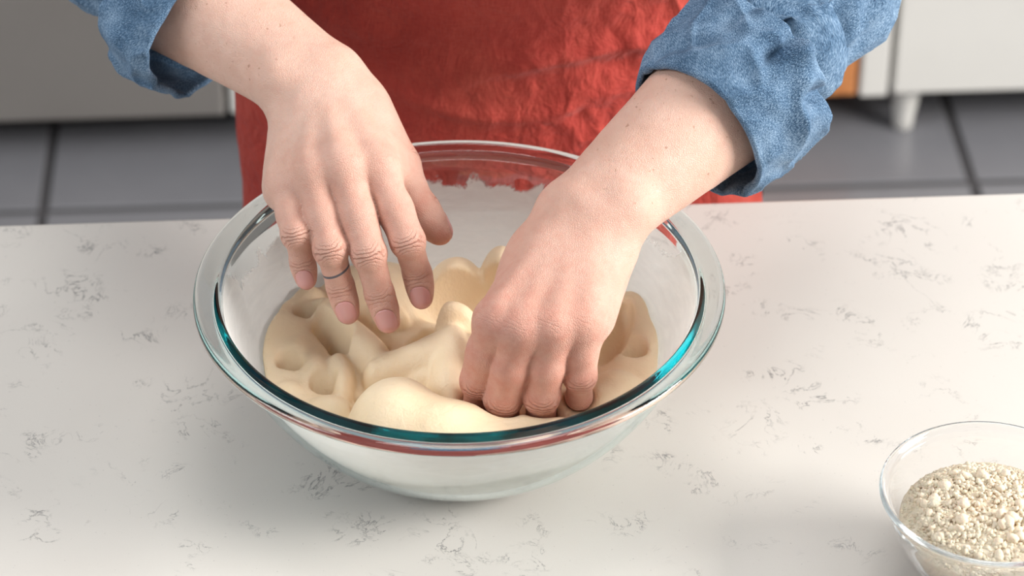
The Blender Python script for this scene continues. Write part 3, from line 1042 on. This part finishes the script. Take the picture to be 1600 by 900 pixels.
# front skin on the left
lobe(452, 600, 0.058, 42, 26, 0.024); lobe(516, 622, 0.060, 52, 28, 0.026); lobe(470, 640, 0.052, 80, 50, 0.030, 0.008)
poke([(474, 488), (485, 492)], 0.056, 0.0058, 0.017)
poke([(504, 522), (516, 532), (528, 542), (538, 550)], 0.054, 0.0056, 0.022)
poke([(446, 570), (460, 573)], 0.054, 0.0054, 0.016)
poke([(497, 600), (510, 596)], 0.055, 0.0058, 0.014)
poke([(558, 596), (557, 610), (555, 626)], 0.056, 0.0030, 0.020, k=0.0016)
poke([(580, 504), (594, 520)], 0.057, 0.0066, 0.024)
poke([(657, 505), (668, 496), (682, 484)], 0.062, 0.0082, 0.026, (-0.15, -0.4, -0.9))
dent(716, 440, 0.072, (0.030, 0.013, 0.036), 0.0025, 0.05)
poke([(752, 396), (752, 408), (753, 422)], 0.074, 0.0018, 0.012, k=0.0016)
poke([(984, 556), (995, 556)], 0.054, 0.0056, 0.016)
dent(958, 505, 0.064, (0.010, 0.030, 0.024), 0.003, -0.3)
def groove(pts, z, r, k):
    ps = [pixz(x, y, z) for x, y in pts]
    for a, b in zip(ps[:-1], ps[1:]):
        DG.carve(DF, lambda P: rcone(P, a, b, r, r), np.minimum(a, b) - r, np.maximum(a, b) + r, k)
# the fold lying along the front of the bowl, over everything behind it
lump(-0.034, -0.066, 0.042, (0.030, 0.032, 0.041), 0.001); lump(-0.006, -0.084, 0.040, (0.042, 0.034, 0.041), 0.012); lump(0.028, -0.098, 0.040, (0.044, 0.026, 0.034), 0.012)
lump(0.036, -0.078, 0.040, (0.050, 0.020, 0.030), 0.006); lump(0.057, -0.088, 0.043, (0.022, 0.020, 0.031), 0.002)
lump(0.070, -0.050, 0.040, (0.030, 0.024, 0.026), 0.006)
P = DG.pts((slice(None),) * 3)
DF = DF + (fbm(P, 30, 3, 11) * 0.0030).astype(np.float32)
# stay inside the glass
rr = np.sqrt(P[..., 0] ** 2 + P[..., 1] ** 2)
wallD = (rr - bowl_inner_r(P[..., 2]).astype(np.float32)) * 0.8
wallD = np.maximum(wallD, 0.0062 - P[..., 2])
DF = smax(DF, wallD + 0.0012, 0.004)
# the hands press their own shape into it
for D, k in ((LHD, 0.007), (RHD, 0.004)):
    hs = D['G'].sample(D['F'], P.reshape(-1, 3).astype(np.float64)).reshape(P.shape[:3])
    DF = smax(DF, -(hs - 0.0002), k).astype(np.float32)
del rr, wallD, hs, P
DV, DQ = DG.mesh(DF)
dough = link('bread_dough', npmesh('bread_dough', DV, DQ), M['dough'], None, label='soft cream bread dough with finger holes inside the glass mixing bowl', cat='dough')

# ================================================================== THE COOK
PO = np.array([0.03, 0.36, FLOOR_Z])
person = empty('person', PO, label='person in a red linen apron and rolled denim sleeves kneading dough', cat='person')
SH_R, SH_L = np.array([-0.165, 0.40, 0.47]), np.array([0.225, 0.40, 0.47])
EL_R = RHD['W'] - RHD['ax'] * 0.235 + (pix(172, -45, 1.75) - pix(150, -20, 1.75))
EL_L = LHD['W'] - LHD['ax'] * 0.235 + (pix(1180, 100, 1.7) - pix(1215, 135, 1.7))
# the rest of the body, hidden below clothes, on a coarser grid
CG = Grid((-0.36, 0.02, FLOOR_Z), (0.40, 0.56, 0.86), 0.0075)
CF = CG.new()
for D, el, sh, s in ((RHD, EL_R, SH_R, -1), (LHD, EL_L, SH_L, 1)):
    CG.cone(CF, D['W'] - D['ax'] * 0.085, el, 0.026, 0.030, 0.01)
    CG.cone(CF, el, sh, 0.030, 0.042, 0.02)
    CG.ball(CF, sh, 0.055, 0.03)
cx = 0.03
CG.ball(CF, (cx, 0.40, 0.30), (0.16, 0.095, 0.22), 0.05)
CG.ball(CF, (cx, 0.405, 0.06), (0.14, 0.095, 0.14), 0.04)
CG.ball(CF, (cx, 0.405, -0.05), (0.150, 0.100, 0.13), 0.03)
for s in (-1, 1):
    hip = np.array([cx + s * 0.085, 0.405, -0.10]); kn = np.array([cx + s * 0.095, 0.40, -0.46]); an = np.array([cx + s * 0.10, 0.415, -0.85])
    CG.cone(CF, hip, kn, 0.075, 0.052, 0.04); CG.cone(CF, kn, an, 0.050, 0.034, 0.02)
    CG.cone(CF, an + np.array([0, 0, -0.03]), an + np.array([s * 0.02, -0.14, -0.045]), 0.030, 0.022, 0.02)
CG.cone(CF, (cx, 0.395, 0.47), (cx, 0.375, 0.58), 0.055, 0.050, 0.04)
CG.ball(CF, (cx, 0.365, 0.70), (0.074, 0.094, 0.112), 0.02)
CG.cone(CF, (cx, 0.325, 0.635), (cx, 0.300, 0.620), 0.045, 0.026, 0.03)      # jaw and chin
CG.cone(CF, (cx, 0.272, 0.705), (cx, 0.250, 0.668), 0.007, 0.012, 0.012)     # nose
for s in (-1, 1):
    CG.ball(CF, (cx + s * 0.076, 0.372, 0.685), (0.010, 0.020, 0.030), 0.01)  # ears
    CG.carve(CF, lambda P: ellip(P, (cx + s * 0.031, 0.262, 0.706), (0.017, 0.016, 0.011)), np.array([cx + s * 0.031, 0.262, 0.706]) - 0.02, np.array([cx + s * 0.031, 0.262, 0.706]) + 0.02, 0.01)
CV, CQ = CG.mesh(CF)
bodyV, bodyQ, nv = [], [], 0
at = {k: [] for k in ('joint', 'red', 'arm', 'ink')}
for D in (RHD, LHD):
    bodyV.append(D['V']); bodyQ.append(D['Q'] + nv); nv += len(D['V'])
    at['joint'].append(D['J']); at['red'].append(D['red']); at['arm'].append(D['arm']); at['ink'].append(D['ink'])
bodyV.append(CV); bodyQ.append(CQ + nv)
n = len(CV)
for k, a in (('joint', np.zeros((n, 3))), ('red', np.zeros(n)), ('arm', np.ones(n)), ('ink', np.full(n, 9.0))):
    at[k].append(a)
body_me = npmesh('body', np.concatenate(bodyV) - PO, np.concatenate(bodyQ))
for k in at:
    set_attr(body_me, k, np.concatenate(at[k]), 'FLOAT_VECTOR' if k == 'joint' else 'FLOAT')
body = link('body', body_me, M['skin'], person)
for D in (RHD, LHD):
    for f, NV, NQ in D['nails']:
        link('fingernail', npmesh('fingernail', NV - PO, NQ), M['nail'], person)

def sheet_uv(me, U):
    uv = me.uv_layers.new(name='UVMap')
    li = np.empty(len(me.loops), np.int32); me.loops.foreach_get('vertex_index', li)
    uv.data.foreach_set('uv', np.ascontiguousarray(U[li], np.float32).ravel())

def frame_at(c, tan):
    """axis frame: n towards the camera, l across"""
    v = CAM - c
    nrm = unit_v(v - tan * (v @ tan))
    return nrm, unit_v(np.cross(tan, nrm))

def spline(pts, n):
    pts = np.array(pts, float); m = len(pts)
    out = []
    for q in np.linspace(0, m - 1, n):
        i = min(int(q), m - 2); t = q - i
        p0, p1, p2, p3 = pts[max(i - 1, 0)], pts[i], pts[i + 1], pts[min(i + 2, m - 1)]
        out.append(0.5 * ((2 * p1) + (p2 - p0) * t + (2 * p0 - 5 * p1 + 4 * p2 - p3) * t * t + (3 * p1 - p0 - 3 * p2 + p3) * t ** 3))
    return np.array(out)

def crease(S, TH, s0, t0, ang, ln, wd, depth):
    """groove (depth<0) or ridge in the cloth plane; S, TH in metres"""
    a = (S - s0) * math.cos(ang) + (TH - t0) * math.sin(ang)
    b = -(S - s0) * math.sin(ang) + (TH - t0) * math.cos(ang)
    return depth * np.exp(-(a / ln) ** 4 - (b / wd) ** 2)

def tube(name, path, radii, mat, parent, nth=144, disp=None, close=False, loop=None):
    """cloth tube along a path. radii(i_frac)->(toward camera, across). loop: list of (ring index fraction, radial offset) for a folded closed section"""
    C = np.array(path); tn = np.gradient(C, axis=0); tn /= np.linalg.norm(tn, axis=1, keepdims=True)
    L = np.concatenate([[0], np.cumsum(np.linalg.norm(np.diff(C, axis=0), axis=1))])
    V, U = [], []
    th = np.linspace(0, 2 * PI, nth, endpoint=False)
    items = loop if loop is not None else [(i / (len(C) - 1), 0.0) for i in range(len(C))]
    for fr, ro in items:
        q = fr * (len(C) - 1); i = min(int(q), len(C) - 2); t = q - i
        c = C[i] * (1 - t) + C[i + 1] * t; tv = unit_v(tn[i] * (1 - t) + tn[i + 1] * t)
        nn, ll = frame_at(c, tv)
        a, b, oc = radii(fr)
        s = L[i] * (1 - t) + L[i + 1] * t
        R = 0.5 * (a + b)
        r = 1 + 0 * th
        ring = c + np.asarray(oc) + (np.cos(th) * 1)[:, None] * nn * (a + ro) + np.sin(th)[:, None] * ll * (b + ro)
        rad = np.cos(th)[:, None] * nn + np.sin(th)[:, None] * ll
        tc = np.where(th > PI, th - 2 * PI, th) * R
        d = disp(s, tc, ring, ro) if disp else 0
        dd = d[0] if isinstance(d, tuple) else d
        ring = ring + rad * np.asarray(dd)[..., None] if disp else ring
        if isinstance(d, tuple): ring = ring + tv * np.asarray(d[1])[..., None]
        V.append(ring); U.append(np.stack([th * R, np.full(nth, s + ro)], 1))
    m = len(items)
    V = np.concatenate(V); U = np.concatenate(U)
    Q = []
    for i in range(m if loop is not None else m - 1):
        j = (i + 1) % m
        for k in range(nth):
            k2 = (k + 1) % nth
            Q.append((i * nth + k, i * nth + k2, j * nth + k2, j * nth + k))
    me = npmesh(name, V - PO, np.array(Q))
    sheet_uv(me, U)
    o = link(name, me, mat, parent)
    return o

def cuff_loop(n=44, th=0.0022, th2=None):
    out = []
    for i in range(n + 1): out.append((i / n, th))
    for a in (0.25, 0.5, 0.75): out.append((1 + 0.03 * math.sin(a * PI), th * math.cos(a * PI)))
    for i in range(n, -1, -1): out.append((i / n, -th))
    for a in (0.25, 0.5, 0.75): out.append((-0.03 * math.sin(a * PI), -th * math.cos(a * PI)))
    return out

def make_sleeve(D, el, sh, s0, cl, r_open, r_top, off0, off1, cdisp, r_slv, sdisp, slv_start=0.6, soff=(0, 0, 0)):
    W, ax = D['W'], D['ax']
    arm = [W - ax * (s0 + cl * slv_start), W - ax * (s0 + cl * 1.25), el * 0.75 + W * 0.25 - np.array([0, 0, 0.0]), el, el * 0.55 + sh * 0.45, sh, sh + np.array([0.03 if sh[0] < 0 else -0.03, 0, 0.03])]
    pth = spline(arm, 60)
    def rs(fr):
        a = r_slv(fr)
        return (a[0], a[1], np.asarray(soff) * max(0.0, 1 - abs(fr - 0.3) * 1.2))
    slv = tube('shirt_sleeve', pth, rs, M['denim'], person, 144, sdisp)
    cp = [W - ax * (s0 + cl * q) for q in np.linspace(0, 1, 12)]
    def rc(fr):
        f = np.clip(fr, 0, 1)
        a = r_open * (1 - f) + r_top * f + 0.003 * math.sin(f * PI)
        o = np.asarray(off0) * (1 - f) + np.asarray(off1) * f
        return (a, a * 1.02, o)
    cf = tube('rolled_cuff', cp, rc, M['denim'], slv, 264, cdisp, loop=cuff_loop())
    return slv, cf

def cdisp_R(s, t, ring, ro):
    d = fbm(ring, 30, 3, 21) * 0.007 + fbm(ring, 110, 2, 4) * 0.0016
    S = np.full_like(t, s)
    d = d + crease(S, t, 0.018, 0.010, 0.15, 0.022, 0.006, -0.006) + crease(S, t, 0.050, -0.055, 0.5, 0.016, 0.006, -0.008) + crease(S, t, 0.020, -0.040, 0.2, 0.03, 0.012, 0.003)
    rid = 1 - np.abs(fbm(ring, 38, 2, 61)) * 5
    d = d + np.clip(rid, 0, 1) ** 2 * 0.0030
    return d
def cdisp_L(s, t, ring, ro):
    d = fbm(ring, 26, 3, 33) * 0.006 + fbm(ring, 110, 2, 9) * 0.0016
    S = np.full_like(t, s)
    d = d + crease(S, t, 0.047, 0.000, 0.12, 0.016, 0.0045, -0.009) + crease(S, t, 0.049, 0.036, 0.5, 0.016, 0.0055, -0.010) + crease(S, t, 0.050, -0.030, 0.2, 0.020, 0.006, -0.003)
    d = d + crease(S, t, 0.040, 0.024, 2.15, 0.034, 0.008, 0.007) + crease(S, t, 0.050, 0.008, 0.1, 0.018, 0.005, 0.004) + crease(S, t, 0.012, -0.05, 1.2, 0.02, 0.006, -0.004)
    rid = 1 - np.abs(fbm(ring, 38, 2, 67)) * 5
    d = d + np.clip(rid, 0, 1) ** 2 * 0.0030
    return d
def sdisp(seed):
    def f(s, t, ring, ro):
        fold = np.sin(s * 190 + 5.0 * fbm(ring, 18, 2, seed) * 2 + t * 22) * 0.0028 * np.clip(1.2 - s / 0.22, 0.25, 1)
        rid = 1 - np.abs(fbm(ring * np.array([1.0, 0.8, 1.3]), 34, 2, seed + 5)) * 5
        return fbm(ring, 22, 3, seed) * 0.008 + fold + fbm(ring, 100, 2, seed + 2) * 0.0012 + np.clip(rid, 0, 1) ** 2 * 0.004
    return f
lenL = float(np.linalg.norm(LH['fore'] - LH['wrist'])); lenR = float(np.linalg.norm(RH['fore'] - RH['wrist']))
make_sleeve(RHD, EL_R, SH_R, lenR + 0.008, 0.040, 0.044, 0.047, pix(318, 62, 1.69) - pix(330, 45, 1.69), pix(318, 62, 1.69) - pix(325, 50, 1.69), cdisp_R,
            lambda f: (0.038 + 0.020 * f, 0.038 + 0.020 * f), sdisp(41))
make_sleeve(LHD, EL_L, SH_L, lenL - 0.004, 0.057, 0.0430, 0.050, pix(1098, 196, 1.63) - pix(1090, 188, 1.63), (0, 0, 0), cdisp_L,
            lambda f: (0.037 + 0.020 * f, 0.037 + 0.020 * f), sdisp(57))

# shirt body, trousers, shoes
def ring_tube(name, rows, mat, seed, amp=0.006, nth=120):
    """rows: (cx, cy, z, rx, ry)"""
    V, U = [], []
    th = np.linspace(0, 2 * PI, nth, endpoint=False)
    rows = np.array(rows)
    zz = np.linspace(0, len(rows) - 1, 70)
    for q in zz:
        i = min(int(q), len(rows) - 2); t = q - i; t = t * t * (3 - 2 * t)
        c = rows[i] * (1 - t) + rows[i + 1] * t
        ring = np.stack([c[0] + c[3] * np.cos(th), c[1] + c[4] * np.sin(th), 0 * th + c[2]], 1)
        rad = np.stack([np.cos(th), np.sin(th), 0 * th], 1)
        ring = ring + rad * (fbm(ring, 14, 3, seed) * amp)[:, None]
        V.append(ring); U.append(np.stack([th * 0.15, 0 * th + c[2]], 1))
    V = np.concatenate(V); U = np.concatenate(U)
    Q = [(i * nth + k, i * nth + (k + 1) % nth, (i + 1) * nth + (k + 1) % nth, (i + 1) * nth + k) for i in range(69) for k in range(nth)]
    me = npmesh(name, V - PO, np.array(Q)); sheet_uv(me, U)
    return link(name, me, mat, person)
ring_tube('shirt', [(cx, 0.405, -0.20, 0.192, 0.128), (cx, 0.405, -0.10, 0.178, 0.120), (cx, 0.405, -0.05, 0.162, 0.112), (cx, 0.405, 0.00, 0.160, 0.112), (cx, 0.405, 0.10, 0.160, 0.110), (cx, 0.40, 0.30, 0.182, 0.115),
                    (cx, 0.40, 0.44, 0.200, 0.090), (cx, 0.398, 0.505, 0.120, 0.075), (cx, 0.392, 0.535, 0.066, 0.062)], M['denim'], 70)
for s in (-1, 1):
    ring_tube('trouser_leg', [(cx + s * 0.09, 0.405, -0.10, 0.088, 0.105), (cx + s * 0.092, 0.404, -0.28, 0.080, 0.088), (cx + s * 0.095, 0.40, -0.48, 0.064, 0.068),
                              (cx + s * 0.10, 0.412, -0.86, 0.052, 0.056)], M['trousers'], 80 + s)
    sb = Grid((cx + s * 0.10 - 0.07, 0.19, FLOOR_Z), (cx + s * 0.10 + 0.07, 0.50, FLOOR_Z + 0.13), 0.005)
    SF = sb.new()
    sb.cone(SF, (cx + s * 0.10, 0.43, FLOOR_Z + 0.045), (cx + s * 0.118, 0.255, FLOOR_Z + 0.036), 0.042, 0.034, 0.01)
    sb.cone(SF, (cx + s * 0.10, 0.42, FLOOR_Z + 0.05), (cx + s * 0.10, 0.415, FLOOR_Z + 0.10), 0.044, 0.040, 0.02)
    SF = np.maximum(SF, FLOOR_Z + 0.001 - sb.pts((slice(None),) * 3)[..., 2])
    v, q = sb.mesh(SF)
    link('shoe', npmesh('shoe', v - PO, q), M['shoe'], person)
hg = Grid((cx - 0.11, 0.24, 0.55), (cx + 0.11, 0.50, 0.84), 0.005)
HF = hg.new()
hg.ball(HF, (cx, 0.378, 0.722), (0.083, 0.098, 0.104), 0.02); hg.ball(HF, (cx, 0.450, 0.745), (0.035, 0.035, 0.035), 0.02)
hg.carve(HF, lambda P: ellip(P, (cx, 0.275, 0.66), (0.064, 0.085, 0.098)), np.array([cx, 0.275, 0.66]) - 0.1, np.array([cx, 0.275, 0.66]) + 0.1, 0.012)
v, q = hg.mesh(HF); link('hair', npmesh('hair', v - PO, q), M['hair'], person)
for s in (-1, 1):
    bm = bmesh.new(); bmesh.ops.create_uvsphere(bm, u_segments=20, v_segments=12, radius=0.0115)
    em = bpy.data.meshes.new('eye'); bm.to_mesh(em); bm.free()
    e = link('eye', em, M['eye'], person); e.location = Vector((cx + s * 0.031, 0.285, 0.705)) - Vector(PO)

# apron
def make_apron():
    nu, nz = 330, 300
    zt = np.concatenate([np.linspace(0.42, 0.17, 60, endpoint=False), np.linspace(0.17, -0.02, 180, endpoint=False), np.linspace(-0.02, -0.50, 60)])
    u = np.linspace(-1, 1, nu)
    U, Z = np.meshgrid(u, zt)
    hw = np.where(Z > 0.24, 0.125 + 0.055 * np.clip((0.34 - Z) / 0.10, 0, 1), 0.180)
    a, b = 0.196, 0.118 + 0.03 * np.clip(-Z / 0.3, 0, 1)
    xo = 0.0225
    ph = np.arcsin(np.clip(U * hw / a, -0.98, 0.98))
    X = xo + a * np.sin(ph); Yb = 0.392 - 0.016 * np.clip((Z - 0.1) / 0.2, 0, 1)
    Y = Yb - (b + 0.013) * np.cos(ph)
    P = np.stack([X, Y, Z], -1)
    Ps = P * np.array([1, 1, 0.45])
    n = np.stack([np.sin(ph), -np.cos(ph), 0 * ph], -1)
    right = np.clip((X - 0.02) / 0.10, 0, 1)
    d = fbm(Ps, 16, 3, 91) * 0.010
    rid = 1 - np.abs(fbm(P * np.array([1, 1, 0.7]), 42, 3, 95)) * 4
    d = d + (rid - 0.6) * 0.0040 * (0.22 + right)
    # long soft folds that hang from the waist
    t = (X - xo) / 0.18
    d = d + 0.007 * np.exp(-((Z - (0.085 + 0.05 * t - 0.05 * t * t)) / 0.007) ** 2) * np.clip((t + 0.25) * 3, 0, 1)
    d = d + 0.003 * np.exp(-((Z - (0.048 + 0.10 * t * t)) / 0.006) ** 2) * np.clip((0.6 - np.abs(t)) * 2, 0, 1)
    d = d + 0.003 * np.exp(-((Z - (0.105 + 0.16 * (t + 0.45) ** 2)) / 0.010) ** 2) * np.clip(-t * 3, 0, 1)
    P = P + n * d[..., None]
    V = P.reshape(-1, 3)
    Q = [(i * nu + j, (i + 1) * nu + j, (i + 1) * nu + j + 1, i * nu + j + 1) for i in range(nz - 1) for j in range(nu - 1)]
    me = npmesh('apron', V - PO, np.array(Q))
    sheet_uv(me, np.stack([(ph * a).ravel(), Z.ravel()], 1))
    o = link('apron', me, M['linen'], person)
    md = o.modifiers.new('thickness', 'SOLIDIFY'); md.thickness = 0.0012; md.offset = -1
    # straps
    for s in (-1, 1):
        pts = spline([(cx + s * 0.112, 0.288, 0.415), (cx + s * 0.105, 0.325, 0.495), (cx + s * 0.085, 0.375, 0.545), (cx + s * 0.04, 0.462, 0.54)], 24)
        V, Q = [], []
        for i, p in enumerate(pts):
            for w in (-0.012, 0.012): V.append(p + np.array([w, 0, 0]) - PO)
        Q = [(2 * i, 2 * i + 1, 2 * i + 3, 2 * i + 2) for i in range(len(pts) - 1)]
        me = npmesh('apron_strap', np.array(V), np.array(Q)); sheet_uv(me, np.array(V)[:, :2])
        st = link('apron_strap', me, M['linen'], o)
        st.modifiers.new('thickness', 'SOLIDIFY').thickness = 0.0015
    return o
apron = make_apron()

for o in scene.objects:
    if '_o' in o: del o['_o']
